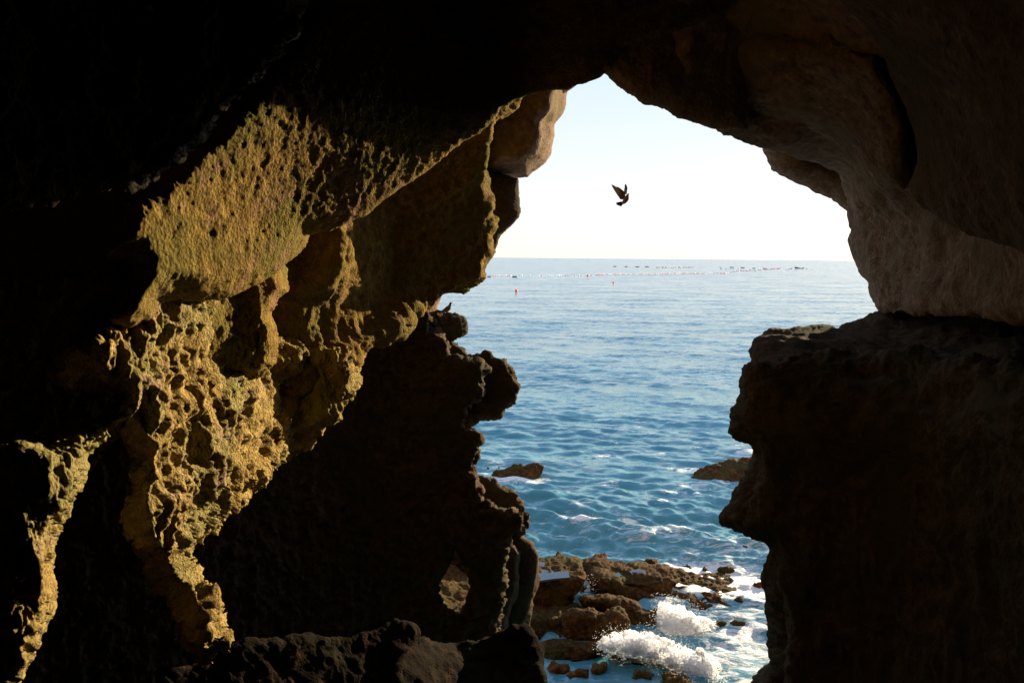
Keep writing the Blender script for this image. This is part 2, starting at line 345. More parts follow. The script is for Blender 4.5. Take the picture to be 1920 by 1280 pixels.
# the back wall with the small window, left of the opening
window = [(851 + (x - 851) * 1.45, 1090 + (y - 1090) * 1.22) for x, y in [(852,1040),(846,1052),(845,1064),(836,1076),(830,1090),(829,1108),(834,1124),(846,1138),(860,1139),(869,1124),(872,1100),(871,1075),(864,1058),(858,1048)]]
mass('cave_wall', [[(760,500),(800,590),(842,645),(842,666),(862,672),(905,675),(915,692),(905,715),(898,742),(882,768),(872,790),(866,802),(888,806),(902,816),(903,835),(899,850),(893,868),(890,885),
     (898,905),(902,930),(908,946),(935,952),(972,958),(990,970),(984,986),(972,1000),(958,1010),(948,1030),(944,1060),(946,1090),(942,1130),(934,1175),(930,1240),(920,1500),
     (300,1500),(-300,1500),(-300,500),(300,520),(600,480)], window],
     [(880,700,12.6),(950,980,12.5),(700,800,12.2),(500,900,11.2),(300,1000,10),(0,1000,9),(-200,900,8.5),(850,900,12.5),(700,1150,11.9),(930,1150,12.6),(500,1200,11),(700,550,12.4),(-200,1400,8)],
     M_rock, H=.22, Rm=.08, rr=.03, back=.7, step=2.6, jit=lambda X, Y: np.where((np.abs(X - 851) < 45) & (np.abs(Y - 1090) < 90), 2.5, 12.), jscale=15, amp=.07, asc=.3, fine=.05, fsc=.08, seed=10)
mass('rock_outcrop', [[(840,640),(858,640),(874,655),(877,663),(900,662),(912,660),(928,668),(950,675),(962,686),(959,702),(966,710),(973,722),(968,735),(967,755),(945,760),(935,780),(905,787),(888,800),
     (868,830),(830,800),(825,690)]], [(900,720,13.4),(850,720,13.4),(950,700,13.4),(900,790,13.4)], M_rock, H=.2, Rm=.10, rr=.04, back=.6, step=2.4, jit=10, jscale=13, amp=.08, asc=.3, fine=.03, seed=11)
mass('rock_outcrop', [[(850,860),(885,885),(898,893),(912,896),(930,900),(938,912),(958,916),(975,925),(979,945),(982,965),(980,1000),(900,1010),(860,960)]],
     [(920,930,13.5),(960,960,13.5),(870,960,13.5)], M_rock, H=.2, Rm=.10, rr=.04, back=.6, step=2.4, jit=9, jscale=13, amp=.07, asc=.3, fine=.03, seed=12)
mass('rock_column', [[(948,990),(975,998),(984,1008),(1000,1018),(1010,1036),(1011,1070),(1006,1100),(1000,1130),(992,1165),(985,1200),(975,1400),(860,1400),(925,1180),(930,1100),(935,1040)]],
     [(970,1100,13.6),(940,1100,13.6),(1000,1040,13.6)], M_rock, H=.25, Rm=.12, rr=.04, back=.6, step=2.8, jit=4, jscale=22, amp=.07, asc=.35, fine=.02, zst=(1,1,2.5), seed=13)
mass('cave_wall', [[(965,1020),(976,1035),(974,1070),(968,1110),(955,1160),(945,1230),(900,1240),(925,1120),(935,1050),(950,1020)]],
     [(950,1100,13.15),(930,1100,13.1),(950,1200,13.1)], M_rock, H=.2, Rm=.08, rr=.03, back=.3, step=2.8, jit=4, jscale=22, amp=.05, asc=.35, fine=.02, zst=(1,1,2.5), seed=14)
mass('perch_rock', [[(770,602),(785,592),(800,587),(820,585),(836,589),(850,590),(868,597),(876,604),(876,622),(868,630),(852,636),(840,646),(825,640),(806,628),(786,622)]],
     [(820,610,13.0),(860,605,13.1),(780,605,12.8)], M_rock, H=.25, Rm=.14, rr=.05, back=.5, step=1.8, jit=3, jscale=16, amp=.05, asc=.25, fine=.03, fsc=.1, seed=15)
# bottom ledges
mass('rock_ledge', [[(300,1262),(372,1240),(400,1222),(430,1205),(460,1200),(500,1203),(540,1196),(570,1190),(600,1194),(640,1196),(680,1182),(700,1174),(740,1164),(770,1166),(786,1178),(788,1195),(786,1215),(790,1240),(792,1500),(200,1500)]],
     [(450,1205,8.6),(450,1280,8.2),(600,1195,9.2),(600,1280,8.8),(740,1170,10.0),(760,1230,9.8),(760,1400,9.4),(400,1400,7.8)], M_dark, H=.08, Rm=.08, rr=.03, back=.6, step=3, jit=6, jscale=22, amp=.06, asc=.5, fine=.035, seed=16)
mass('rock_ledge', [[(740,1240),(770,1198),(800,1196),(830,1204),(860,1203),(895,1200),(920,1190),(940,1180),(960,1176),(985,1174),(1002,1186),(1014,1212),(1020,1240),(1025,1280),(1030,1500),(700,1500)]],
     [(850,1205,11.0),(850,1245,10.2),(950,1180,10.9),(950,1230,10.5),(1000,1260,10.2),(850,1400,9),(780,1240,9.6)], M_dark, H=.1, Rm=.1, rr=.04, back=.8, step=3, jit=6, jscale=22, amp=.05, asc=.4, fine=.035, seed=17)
# right side
mass('cave_ceiling', [[(1090,60),(1128,138),(1147,158),(1175,178),(1210,190),(1247,197),(1280,222),(1330,240),(1400,240),(1400,-200),(1000,-200)]],
     [(1150,120,8.95),(1300,200,9.2),(1250,50,8.9),(1200,160,9.0)], M_warm, H=.1, Rm=.2, rr=.05, back=.3, step=3, jit=4, jscale=30, amp=.07, fine=.02, seed=18)
mass('cave_ceiling', [[(1258,60),(1262,120),(1270,150),(1290,180),(1325,232),(1350,246),(1395,266),(1432,281),(1470,290),(1530,310),(1562,328),(1580,355),(1590,385),(1592,405),(1596,430),(1588,447),(1592,462),
     (1598,480),(1610,510),(1630,530),(1635,555),(1645,580),(1654,592),(1700,594),(1760,592),(1850,600),(1920,610),(2400,650),(2400,-600),(1100,-600)]],
     [(1280,120,8.9),(1330,220,9.2),(1450,280,10.2),(1580,350,11.6),(1600,470,12.0),(1640,560,11.6),(1700,560,10.2),(1780,560,8.8),(1850,600,7.6),(1700,450,10.4),(1640,400,11.3),(1560,270,10.4),(1650,330,9.9),
      (1680,200,8.6),(1600,100,8.2),(1500,60,8.6),(1500,180,9.3),(1400,180,9.6),(1380,60,9.0),(1650,250,9.3),(1800,400,8.6),(1920,500,7),(1950,300,6),(2200,300,5),(1700,0,7)],
     M_warm, H=.25, Rm=.25, rr=.08, back=.4, step=3, jit=5, jscale=34, amp=.15, asc=.9, fine=.022, fsc=.16, seed=19)
mass('cave_ceiling', [[(1275,70),(1340,48),(1420,36),(1560,50),(1640,100),(1680,170),(1700,240),(1706,300),(1698,360),(1670,350),(1640,325),(1600,285),(1560,258),(1500,240),(1450,228),(1390,222),(1340,212),(1300,182),(1280,140)]],
     [(1300,120,9.6),(1400,100,9.1),(1400,200,9.5),(1550,100,8.3),(1550,240,9.3),(1650,150,7.8),(1690,300,8.3),(1660,340,8.9),(1600,200,8.7),(1480,150,8.9)],
     M_warm, H=.45, Rm=.4, rr=.1, back=.7, step=3, jit=8, jscale=50, amp=.08, asc=.7, fine=.02, fsc=.16, seed=22)
mass('cave_wall', [[(1500,-200),(1560,-40),(1600,20),(1650,90),(1690,170),(1712,245),(1716,300),(1706,345),(1716,375),(1760,405),(1830,440),(1920,480),(2400,640),(2400,-600),(1500,-600)]],
     [(1600,0,6.9),(1690,150,7.4),(1710,300,7.9),(1720,380,7.9),(1800,250,6.8),(1900,480,6.3),(1920,200,5.4),(2300,400,4.4),(2300,0,4.2),(1800,0,5.8)],
     M_warm_shaded, H=.35, Rm=.6, rr=.15, back=.8, step=4, jit=5, jscale=60, amp=.10, asc=1., fine=.02, fsc=.2, seed=20)
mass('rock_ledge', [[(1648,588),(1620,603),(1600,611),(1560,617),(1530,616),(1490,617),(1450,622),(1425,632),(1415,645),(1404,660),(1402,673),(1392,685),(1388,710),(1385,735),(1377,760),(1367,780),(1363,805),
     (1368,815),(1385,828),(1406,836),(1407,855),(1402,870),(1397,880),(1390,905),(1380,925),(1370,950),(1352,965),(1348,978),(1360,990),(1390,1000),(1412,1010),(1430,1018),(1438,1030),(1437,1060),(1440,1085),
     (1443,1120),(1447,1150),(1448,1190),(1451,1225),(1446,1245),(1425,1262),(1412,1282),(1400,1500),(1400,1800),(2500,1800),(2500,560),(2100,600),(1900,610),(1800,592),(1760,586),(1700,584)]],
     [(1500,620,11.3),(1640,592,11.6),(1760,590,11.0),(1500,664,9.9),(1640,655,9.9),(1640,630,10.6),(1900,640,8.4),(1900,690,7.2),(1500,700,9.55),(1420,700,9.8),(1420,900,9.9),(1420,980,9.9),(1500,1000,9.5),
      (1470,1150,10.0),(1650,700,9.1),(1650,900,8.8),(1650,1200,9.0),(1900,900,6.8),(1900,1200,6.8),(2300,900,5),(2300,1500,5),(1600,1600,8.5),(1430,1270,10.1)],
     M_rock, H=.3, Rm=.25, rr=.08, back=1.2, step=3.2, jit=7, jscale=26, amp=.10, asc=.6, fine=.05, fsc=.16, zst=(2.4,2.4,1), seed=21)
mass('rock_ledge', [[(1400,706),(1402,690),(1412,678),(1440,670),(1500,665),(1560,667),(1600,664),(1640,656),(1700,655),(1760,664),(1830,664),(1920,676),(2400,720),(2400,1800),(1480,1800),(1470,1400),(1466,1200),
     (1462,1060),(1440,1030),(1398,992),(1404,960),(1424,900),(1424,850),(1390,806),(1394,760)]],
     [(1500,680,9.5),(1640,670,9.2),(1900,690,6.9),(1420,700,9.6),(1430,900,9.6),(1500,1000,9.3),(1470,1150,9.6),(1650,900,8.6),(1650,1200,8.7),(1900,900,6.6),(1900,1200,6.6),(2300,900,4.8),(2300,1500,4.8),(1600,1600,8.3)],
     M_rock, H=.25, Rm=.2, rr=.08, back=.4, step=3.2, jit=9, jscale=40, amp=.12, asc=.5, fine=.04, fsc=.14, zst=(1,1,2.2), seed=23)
# the chamber behind and around the camera
def chamber():
    nu, nv = 90, 60
    U, V = np.meshgrid(np.linspace(0, 2 * math.pi, nu, endpoint=False), np.linspace(0, 1, nv))
    # rings: from a wide rim at the cliff to a closed back
    yy = 13.4 - 22 * V
    r = np.where(V < 1, np.sqrt(np.clip(1 - (np.clip(V - .35, 0, 1) / .65)**2, 0, 1)), 0)
    P = np.stack([9.5 * r * np.cos(U), yy, CAMZ - .7 + 9.0 * r * np.sin(U)], -1)
    nrm = fbm(P, 2.5, 4, .5, 77)[..., None]
    P[..., 0] *= 1 + .06 * nrm[..., 0]; P[..., 2] = (P[..., 2] - CAMZ) * (1 + .06 * nrm[..., 0]) + CAMZ
    idx = np.arange(nu * nv).reshape(nv, nu); i2 = np.roll(idx, -1, 1)
    Q = np.stack([idx[:-1], idx[1:], i2[1:], i2[:-1]], -1).reshape(-1, 4)
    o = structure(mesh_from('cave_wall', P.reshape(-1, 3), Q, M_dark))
    return o
chamber()
# ================================================================== THE SEA
M_sea, n, l, b = newmat('sea_water')
g = n.new('ShaderNodeNewGeometry').outputs['Position']
fo = n.new('ShaderNodeAttribute'); fo.attribute_name = 'foam'
mp = n.new('ShaderNodeMapping'); mp.inputs['Scale'].default_value = (.42, 1.0, 1); mp.inputs['Rotation'].default_value = (0, 0, R(12)); l.new(g, mp.inputs['Vector'])
w2 = noisen(n, l, mp.outputs[0], .09, 6, .6)
def slopes(scale, detail, rough, amount):
    t = n.new('ShaderNodeTexNoise'); t.inputs['Scale'].default_value = scale; t.inputs['Detail'].default_value = detail; t.inputs['Roughness'].default_value = rough
    l.new(mp.outputs[0], t.inputs['Vector']); v = n.new('ShaderNodeVectorMath'); v.operation = 'SUBTRACT'; l.new(t.outputs['Color'], v.inputs[0]); v.inputs[1].default_value = (.5, .5, .5)
    w = n.new('ShaderNodeVectorMath'); w.operation = 'MULTIPLY'; l.new(v.outputs[0], w.inputs[0]); w.inputs[1].default_value = (amount * .8, amount, 0); return w.outputs[0]
def vadd(a, b_):
    v = n.new('ShaderNodeVectorMath'); v.operation = 'ADD'; l.new(a, v.inputs[0]); l.new(b_, v.inputs[1]); return v.outputs[0]
gn = n.new('ShaderNodeNewGeometry').outputs['Normal']
sv = vadd(vadd(gn, slopes(2.4, 6, .66, 1.25)), slopes(.25, 4, .55, .55))
sv = vadd(sv, slopes(8, 4, .6, .55))
nv = n.new('ShaderNodeVectorMath'); nv.operation = 'NORMALIZE'; l.new(sv, nv.inputs[0])
deep = mixc(n, l, ramp(n, l, w2, [(.35, (0, 0, 0)), (.65, (1, 1, 1))]), (.055, .215, .28), (.09, .285, .345))
l.new(deep, b.inputs['Base Color']); b.inputs['Roughness'].default_value = .14; b.inputs['IOR'].default_value = 1.33
l.new(nv.outputs[0], b.inputs['Normal'])
fd = n.new('ShaderNodeBsdfPrincipled'); fd.inputs['Base Color'].default_value = (.86, .88, .88, 1); fd.inputs['Roughness'].default_value = .6
fb = n.new('ShaderNodeBump'); fb.inputs['Strength'].default_value = 1; fb.inputs['Distance'].default_value = .12; l.new(noisen(n, l, g, 4.5, 6, .7, .5), fb.inputs['Height']); l.new(fb.outputs[0], fd.inputs['Normal'])
fn = noisen(n, l, mp.outputs[0], 3.4, 8, .72, 1.6)
ma = n.new('ShaderNodeMath'); ma.operation = 'ADD'; l.new(fo.outputs['Fac'], ma.inputs[0]); f2 = n.new('ShaderNodeMath'); f2.operation = 'MULTIPLY_ADD'; l.new(fn, f2.inputs[0]); f2.inputs[1].default_value = 1.9; f2.inputs[2].default_value = -.45; l.new(f2.outputs[0], ma.inputs[1])
mr = n.new('ShaderNodeMapRange'); mr.inputs['From Min'].default_value = .86; mr.inputs['From Max'].default_value = 1.18; l.new(ma.outputs[0], mr.inputs['Value'])
ms = n.new('ShaderNodeMixShader'); l.new(mr.outputs[0], ms.inputs[0]); l.new(b.outputs[0], ms.inputs[1]); l.new(fd.outputs[0], ms.inputs[2])
l.new(ms.outputs[0], n['Material Output'].inputs['Surface'])

rs = np.random.RandomState(3)
WAVES = []
for k in range(110):
    lam = .3 * (9 / .3) ** rs.rand(); th = R(252) + rs.randn() * (.75 if lam < 2 else .35)      # travelling toward the cave from the far right
    WAVES.append((lam, th, (.0068 * lam ** .7) * (1.1 if lam < 1.3 else .4) * (.6 + .8 * rs.rand()), rs.rand() * 6.283))
for lam, th, a in ((19, R(262), .03), (11, R(235), .025), (45, R(270), .05)): WAVES.append((lam, th, a, rs.rand() * 6.28))
def sea_height(x, y, cell):
    z = np.zeros_like(x); dx = np.zeros_like(x); dy = np.zeros_like(x)
    for lam, th, a, ph in WAVES:
        k = 2 * math.pi / lam; cx, sy = math.cos(th), math.sin(th)
        w = np.clip(lam / (cell * 3.0) - .6, 0, 1) * a
        p = k * (x * cx + y * sy) + ph
        z += w * np.sin(p); dx += w * cx * np.cos(p) * .5; dy += w * sy * np.cos(p) * .5
    g = np.clip(1 + 1.1 * fbm(np.stack([x, y, x * 0], -1), 9, 4, .6, 321, stretch=(1.8, 1, 1)), .25, 2)     # gusts and slicks
    return z * g, dx * g, dy * g
def foam_amount(x, y):
    p = np.stack([x, y, np.zeros_like(x)], -1)
    n1 = fbm(p, 2.6, 4, .6, 90, stretch=(2.2, 1, 1)); n2 = fbm(p, .9, 4, .6, 95, stretch=(1.8, 1, 1))
    r = y
    inner = np.clip((x - 2.9 - .25 * (17 - y)) / .9, 0, 1)              # left of this the water inside the reef lies calm
    mask = np.where(y < 20.2, inner, np.clip((x - .2) / 1.5, .3, 1) * .72)
    shore = (np.clip((27 - r) / 6.5, 0, 1) * .28 + np.clip((23.2 - r) / 2.0, 0, 1) * .10) * mask
    band = np.exp(-((y - 22.6 + .25 * (x - 3)) / .9)**2) * np.clip((x - 1.2) / 1., 0, 1) * .12
    caps = np.clip(fbm(p, 7, 3, .6, 99, stretch=(2.5, 1, 1)) * 1.6 - .55, 0, 1) * .55 * np.clip(n2 * 2.4, 0, 1)
    wash = .30 * np.exp(-((x - 5.2) / 1.4)**2 - ((y - 18.9) / 1.6)**2)
    rk = .9 * np.exp(-(((x - .35) / 1.3)**2 + ((y - 28.0) / .55)**2)) + .45 * np.exp(-(((x + .7) / .8)**2 + ((y - 30) / 1.0)**2)) + .45 * np.exp(-(((x - 7.6) / 1.6)**2 + ((y - 27.6) / .7)**2))
    return np.clip(shore + band + rk + wash + np.clip(n2 * 1.5 - .25, 0, 1) * .9 * np.clip((46 - r) / 16, 0, 1) * np.clip((r - 20) / 2, 0, 1) + (n1 * .38 + n2 * .3) * np.clip((34 - r) / 8, 0, 1) * mask + caps * .7 - .02, 0, 1.2)
def sea():
    ys = np.concatenate([np.arange(1100, 40, -1.4), np.arange(40, 12, -.8), np.arange(12, .35, -.35)])
    r = CAMZ * F / ys
    cell = np.gradient(r)
    az = spaced(-75, 75, -8, 28, .075, 3.0)
    RR, A = np.meshgrid(r, np.radians(az), indexing='ij'); C = np.broadcast_to(cell[:, None], RR.shape)
    X = RR * np.tan(A); Y = RR * 1.0
    far = np.abs(A) > R(40); X = np.where(far, RR * np.tan(A), X)
    z, dx, dy = sea_height(X, Y, C + RR * .0017 * 1)
    calm = np.clip((Y - 13) / 9, .12, 1)
    chop = 1 + .45 * np.exp(-((Y - 24) / 5)**2)
    z *= calm * chop
    # a low breaker rolling over the outer edge of the reef, and broken water right of it
    z += .16 * np.exp(-((Y - 22.8 + .2 * (X - 3)) / .55)**2) * np.clip((X - 1.6) / 1, 0, 1) * np.clip(fbm(np.stack([X, Y, z * 0], -1), 2, 3, .5, 5) + .8, 0, 1)
    foam = foam_amount(X, Y)
    P = np.stack([X, Y, z], -1)
    z += foam * .018 * fbm(P, .18, 4, .6, 8) * np.clip((40 - Y) / 10, 0, 1)
    P = np.stack([X - dx, Y - dy * calm, z], -1)
    nr, nc = X.shape; idx = np.arange(nr * nc).reshape(nr, nc)
    Q = np.stack([idx[:-1, :-1], idx[:-1, 1:], idx[1:, 1:], idx[1:, :-1]], -1).reshape(-1, 4)
    o = structure(mesh_from('sea', P.reshape(-1, 3), Q, M_sea))
    at_ = o.data.attributes.new('foam', 'FLOAT', 'POINT'); at_.data.foreach_set('value', foam.ravel().astype(np.float32))
    return o
sea()
# ================================================================== REEF AND ROCKS
def ytop(h):
    return lambda X, Y: (CAMZ - h) / np.clip(-rays(X, Y)[..., 2], .02, None)
def sea_rock(poly, base_y, h, label=None, group=None, mat=None, name='rock', step=1.8, pits=.03, jsc=14, seed=50, H=.25, Rm=.2, amp=.06, jit=3, tilt=0., back=.5, fine=.03, lean=.25, zd=0.):
    """a rock standing in the water: top near height h, front rising from the water at picture row base_y"""
    cx = sum(p[0] for p in poly) / len(poly)
    yb = on_plane(cx, base_y, -.02).y
    top = ytop(h)
    def shape(X, Y, D):
        t = top(X, Y) + tilt * (X - cx) / 100
        z0 = CAMZ + rays(X, Y)[..., 2] * yb
        fr = yb + lean * np.clip(z0, -.3, 2)
        k = .06
        m = np.maximum(t, fr) + k * np.log(np.exp((np.minimum(t, fr) - np.maximum(t, fr)) / k) + 1)
        return np.clip(m, yb - .2, yb + 3.2)
    low = [(x, y + (14 if y > base_y - 6 else 0)) for x, y in poly]
    o = mass(name, [low], [(cx, base_y, yb)], mat or M_reef, H=H, Rm=Rm, rr=.04, back=back, step=step, jit=jit, jscale=jsc, amp=amp, asc=.35,
             fine=fine, fsc=.10 if pits else .28, pits=pits, psc=.07, seed=seed, shape=shape)
    del o['kind']
    return tag(o, label, 'rock', group)
# the reef bed between the rocks: one sheet of low seaweed-covered rock, cut by the water
def reef():
    xs = np.arange(-5.5, 8.0, .035); ys = np.arange(12.6, 21.6, .035); X, Y = np.meshgrid(xs, ys)
    p = np.stack([X, Y, X * 0], -1)
    z = -.12 + .20 * fbm(p, 1.6, 4, .55, 200) + .07 * fbm(p, .3, 4, .6, 205, ridge=True) + .03 * fbm(p, .08, 3, .6, 209)
    left = np.clip((2.4 - X) / 1.2, 0, 1) * np.clip((Y - 16.0) / .8, 0, 1)
    z -= .10 * np.clip((16.3 - Y) / .8, 0, 1) * np.clip((X + .8) / .5, 0, 1)
    z += .30 * left * np.clip((21.0 - Y) / 1.2, 0, 1)
    z += .5 * np.clip((-.9 - X) / 1, 0, 1)
    mid = np.exp(-((X - 4.6) / 1.3)**2 - ((Y - 18.6) / 1.3)**2)
    z += .21 * mid
    z -= .35 * np.exp(-((X - 3.0) / 1.0)**2 - ((Y - 15.7) / 1.1)**2)
    z -= .8 * np.clip((Y - 20.6) / .8, 0, 1) + .3 * np.clip((X - 5.6) / 1, 0, 1)
    P = np.stack([X + .03 * fbm(p, .15, 2, .5, 211), Y, z], -1)
    nr, nc = X.shape; idx = np.arange(nr * nc).reshape(nr, nc)
    Q = np.stack([idx[:-1, :-1], idx[:-1, 1:], idx[1:, 1:], idx[1:, :-1]], -1).reshape(-1, 4)
    structure(mesh_from('reef', P.reshape(-1, 3), Q, M_reef))
reef()
RG = 'rocks of the reef below the opening'
sea_rock([(1000,1058),(1015,1050),(1030,1045),(1048,1038),(1060,1042),(1080,1042),(1092,1050),(1094,1068),(1097,1085),(1090,1100),(1080,1112),(1072,1130),(1060,1150),(1030,1156),(985,1160),(975,1080)],
    1150, .77, 'squared brown reef rock with a long tide pool on top, beside the left wall', RG, seed=51, lean=.1, H=.15, Rm=.15, amp=.05)
sea_rock([(1094,1050),(1110,1042),(1138,1038),(1142,1046),(1150,1050),(1180,1052),(1205,1052),(1250,1060),(1280,1064),(1282,1078),(1270,1090),(1258,1100),(1265,1118),(1258,1132),(1245,1122),(1211,1112),(1164,1100),(1110,1100),(1098,1080)],
    1126, .38, 'broad low reef rock with seaweed and small pools, farthest back of the reef', RG, seed=52, lean=.2, H=.2, amp=.09)
sea_rock([(1108,1080),(1112,1070),(1122,1064),(1135,1066),(1145,1074),(1164,1080),(1185,1092),(1211,1101),(1230,1110),(1248,1122),(1246,1133),(1235,1137),(1206,1137),(1187,1128),(1150,1120),(1112,1114),(1106,1095)],
    1132, .5, 'long brown ridge of rock sloping down to the right toward the splashing foam', RG, seed=53, lean=.5)
sea_rock([(1085,1122),(1100,1115),(1136,1114),(1160,1118),(1178,1122),(1195,1128),(1204,1137),(1212,1141),(1222,1138),(1234,1141),(1238,1160),(1232,1174),(1224,1178),(1195,1177),(1178,1168),(1160,1156),(1110,1140),(1092,1137)],
    1170, .62, 'dark rounded reef rock with a knob at its right end touching white foam', RG, seed=54, lean=.35)
sea_rock([(1056,1150),(1066,1143),(1085,1140),(1112,1140),(1122,1147),(1135,1143),(1150,1138),(1162,1138),(1173,1148),(1179,1160),(1179,1184),(1162,1202),(1130,1208),(1070,1204),(1054,1188)],
    1200, .66, 'two-humped dark rock, nearest and largest of the reef rocks in the middle', RG, seed=55, lean=.2, amp=.05)
sea_rock([(1207,1054),(1212,1046),(1222,1045),(1233,1050),(1236,1060),(1224,1067),(1208,1064)], 1064, .45, 'small round knob of rock on the far rim of the reef', RG, seed=56, H=.15, Rm=.12, amp=.04)
sea_rock([(983,1150),(1003,1152),(1016,1163),(1024,1180),(1022,1196),(1000,1206),(980,1206)], 1196, .62, 'pale-edged rock tucked against the foot of the dark left wall', RG, seed=57)
sea_rock([(1018,1154),(1030,1149),(1045,1152),(1056,1160),(1056,1188),(1030,1192),(1022,1175)], 1184, .55, 'small squat rock between the left wall and the two-humped rock', RG, seed=58)
sea_rock([(1006,1212),(1020,1204),(1050,1200),(1090,1204),(1132,1208),(1136,1222),(1110,1234),(1070,1242),(1030,1250),(1010,1240)], 1236, .28, 'low dark slab of rock in front of the two-humped rock', RG, seed=59, lean=.6)
sea_rock([(1376,1136),(1378,1122),(1388,1118),(1400,1123),(1403,1135),(1390,1141)], 1137, .28, 'dark wet boulder in foamy water beside the right wall, above the lowest boulder', RG, seed=60, H=.08, Rm=.1, amp=.08, jit=5)
sea_rock([(1402,1100),(1412,1090),(1430,1089),(1445,1092),(1445,1106),(1420,1108),(1408,1108)], 1104, .3, 'dark boulder half hidden by the right wall above the wet boulders', RG, seed=61, H=.08, Rm=.1, amp=.08, jit=5)
sea_rock([(1368,1168),(1380,1160),(1398,1163),(1406,1173),(1394,1182),(1374,1180)], 1177, .26, 'smooth purple-brown boulder lowest in the white water at right', RG, seed=62, H=.12, Rm=.12, amp=.03, fine=.01)
sea_rock([(1348,1066),(1362,1060),(1376,1064),(1380,1073),(1365,1078),(1352,1073)], 1073, .3, 'small brown rock poking from the foam at the outer reef edge', RG, seed=63, H=.07, Rm=.08, amp=.07, jit=4)
sea_rock([(1303,1068),(1320,1061),(1338,1066),(1332,1074),(1310,1074)], 1071, .22, 'flat brown rock barely above the foam left of the outer rock', RG, seed=64, H=.07, Rm=.08, amp=.07, jit=4)
sea_rock([(1384,1031),(1393,1024),(1403,1027),(1406,1034),(1390,1037)], 1034, .22, 'tiny lone rock farthest out in the foam near the right wall', RG, seed=65, H=.08, Rm=.08, amp=.03, step=1.5)
sea_rock([(1316,1136),(1326,1120),(1348,1118),(1358,1134),(1342,1144),(1322,1143)], 1139, .3, 'rounded wet rock washed by white water in the middle of the rapids', RG, seed=66, H=.12, Rm=.12, amp=.05)
sea_rock([(1282,1120),(1292,1112),(1306,1114),(1312,1126),(1300,1134),(1284,1132)], 1129, .26, 'grey wet rock just right of the long ridge in white water', RG, seed=67, H=.12, Rm=.12, amp=.05)
sea_rock([(1336,1172),(1345,1163),(1362,1164),(1370,1174),(1356,1182),(1340,1180)], 1177, .2, 'low foam-covered rock left of the smooth purple-brown boulder', RG, seed=68, H=.1, Rm=.1, amp=.05)
sea_rock([(1170,1246),(1185,1232),(1200,1236),(1221,1244),(1212,1252),(1180,1252)], 1247, .2, 'low brown rock under the front edge of the big white splash', RG, seed=69, H=.08, Rm=.1, amp=.08, jit=5)
sea_rock([(1136,1240),(1146,1228),(1165,1224),(1182,1230),(1176,1240),(1150,1244)], 1238, .16, 'flat dark rock just behind the low brown rock, wet by the splash', RG, seed=70, H=.08, Rm=.1, amp=.08, jit=5)
sea_rock([(1026,1260),(1036,1246),(1050,1241),(1063,1245),(1064,1256),(1048,1264),(1032,1265)], 1260, .07, 'reddish seaweed-covered rock in the calm blue pool at bottom left', RG, mat=M_weed, seed=71, H=.05, Rm=.08, amp=.10, jit=8, fine=.05)
sea_rock([(1060,1264),(1076,1260),(1096,1262),(1100,1271),(1080,1275),(1062,1272)], 1270, .06, 'flat reddish seaweed rock lying mid-pool right of the bottom-left one', RG, mat=M_weed, seed=72, H=.05, Rm=.06, amp=.09, jit=8, fine=.05)
sea_rock([(1108,1256),(1116,1247),(1130,1250),(1132,1260),(1120,1266),(1110,1264)], 1261, .09, 'small upright tuft of red weed on a stone in the pool', RG, mat=M_weed, seed=73, H=.05, Rm=.06, amp=.09, jit=7, fine=.05)
sea_rock([(1178,1268),(1192,1257),(1210,1255),(1226,1264),(1224,1274),(1198,1277),(1182,1275)], 1272, .09, 'rust-brown rock between the pool and the rolling wave', RG, mat=M_weed, seed=74, H=.06, Rm=.08, amp=.09, jit=7, fine=.05)
sea_rock([(1234,1278),(1248,1262),(1266,1264),(1285,1272),(1304,1290),(1310,1310),(1236,1310)], 1302, .12, 'brown rock cut by the bottom of the view beside the rolling wave', RG, mat=M_weed, seed=75, H=.06, Rm=.08, amp=.10, jit=7, fine=.04)
sea_rock([(922,897),(926,886),(932,880),(945,878),(958,876),(962,872),(978,872),(985,875),(990,868),(1000,866),(1010,868),(1018,875),(1014,886),(1006,894),(996,904),(985,905),(960,900),(938,901)],
    899, .62, 'lone brown rock standing in the sea off the left wall', 'rocks out in the open water', seed=76, step=1.5, jit=2, H=.3, Rm=.3, amp=.10, mat=M_rock2 if 'M_rock2' in globals() else None)
sea_rock([(908,881),(915,874),(925,876),(936,872),(942,878),(926,883)], 881, .25, 'tiny dark rock awash between the left wall and the lone brown rock', 'rocks out in the open water', seed=77, step=1.5, jit=1.5, H=.1, Rm=.15, amp=.04)
sea_rock([(1294,894),(1310,880),(1330,872),(1360,863),(1390,858),(1450,850),(1470,905),(1400,908),(1375,905),(1345,908),(1320,907),(1300,900)],
    904, .95, 'broad sloping rock in the sea, half hidden behind the right wall', 'rocks out in the open water', seed=78, step=1.8, jit=2, H=.4, Rm=.5, amp=.10, lean=1.2)
sea_rock([(800,1024),(850,1010),(905,1015),(910,1092),(880,1098),(810,1098)], 1098, 1.9, 'shaded rock seen through the small hole in the left wall', None, seed=79, mat=M_dark)
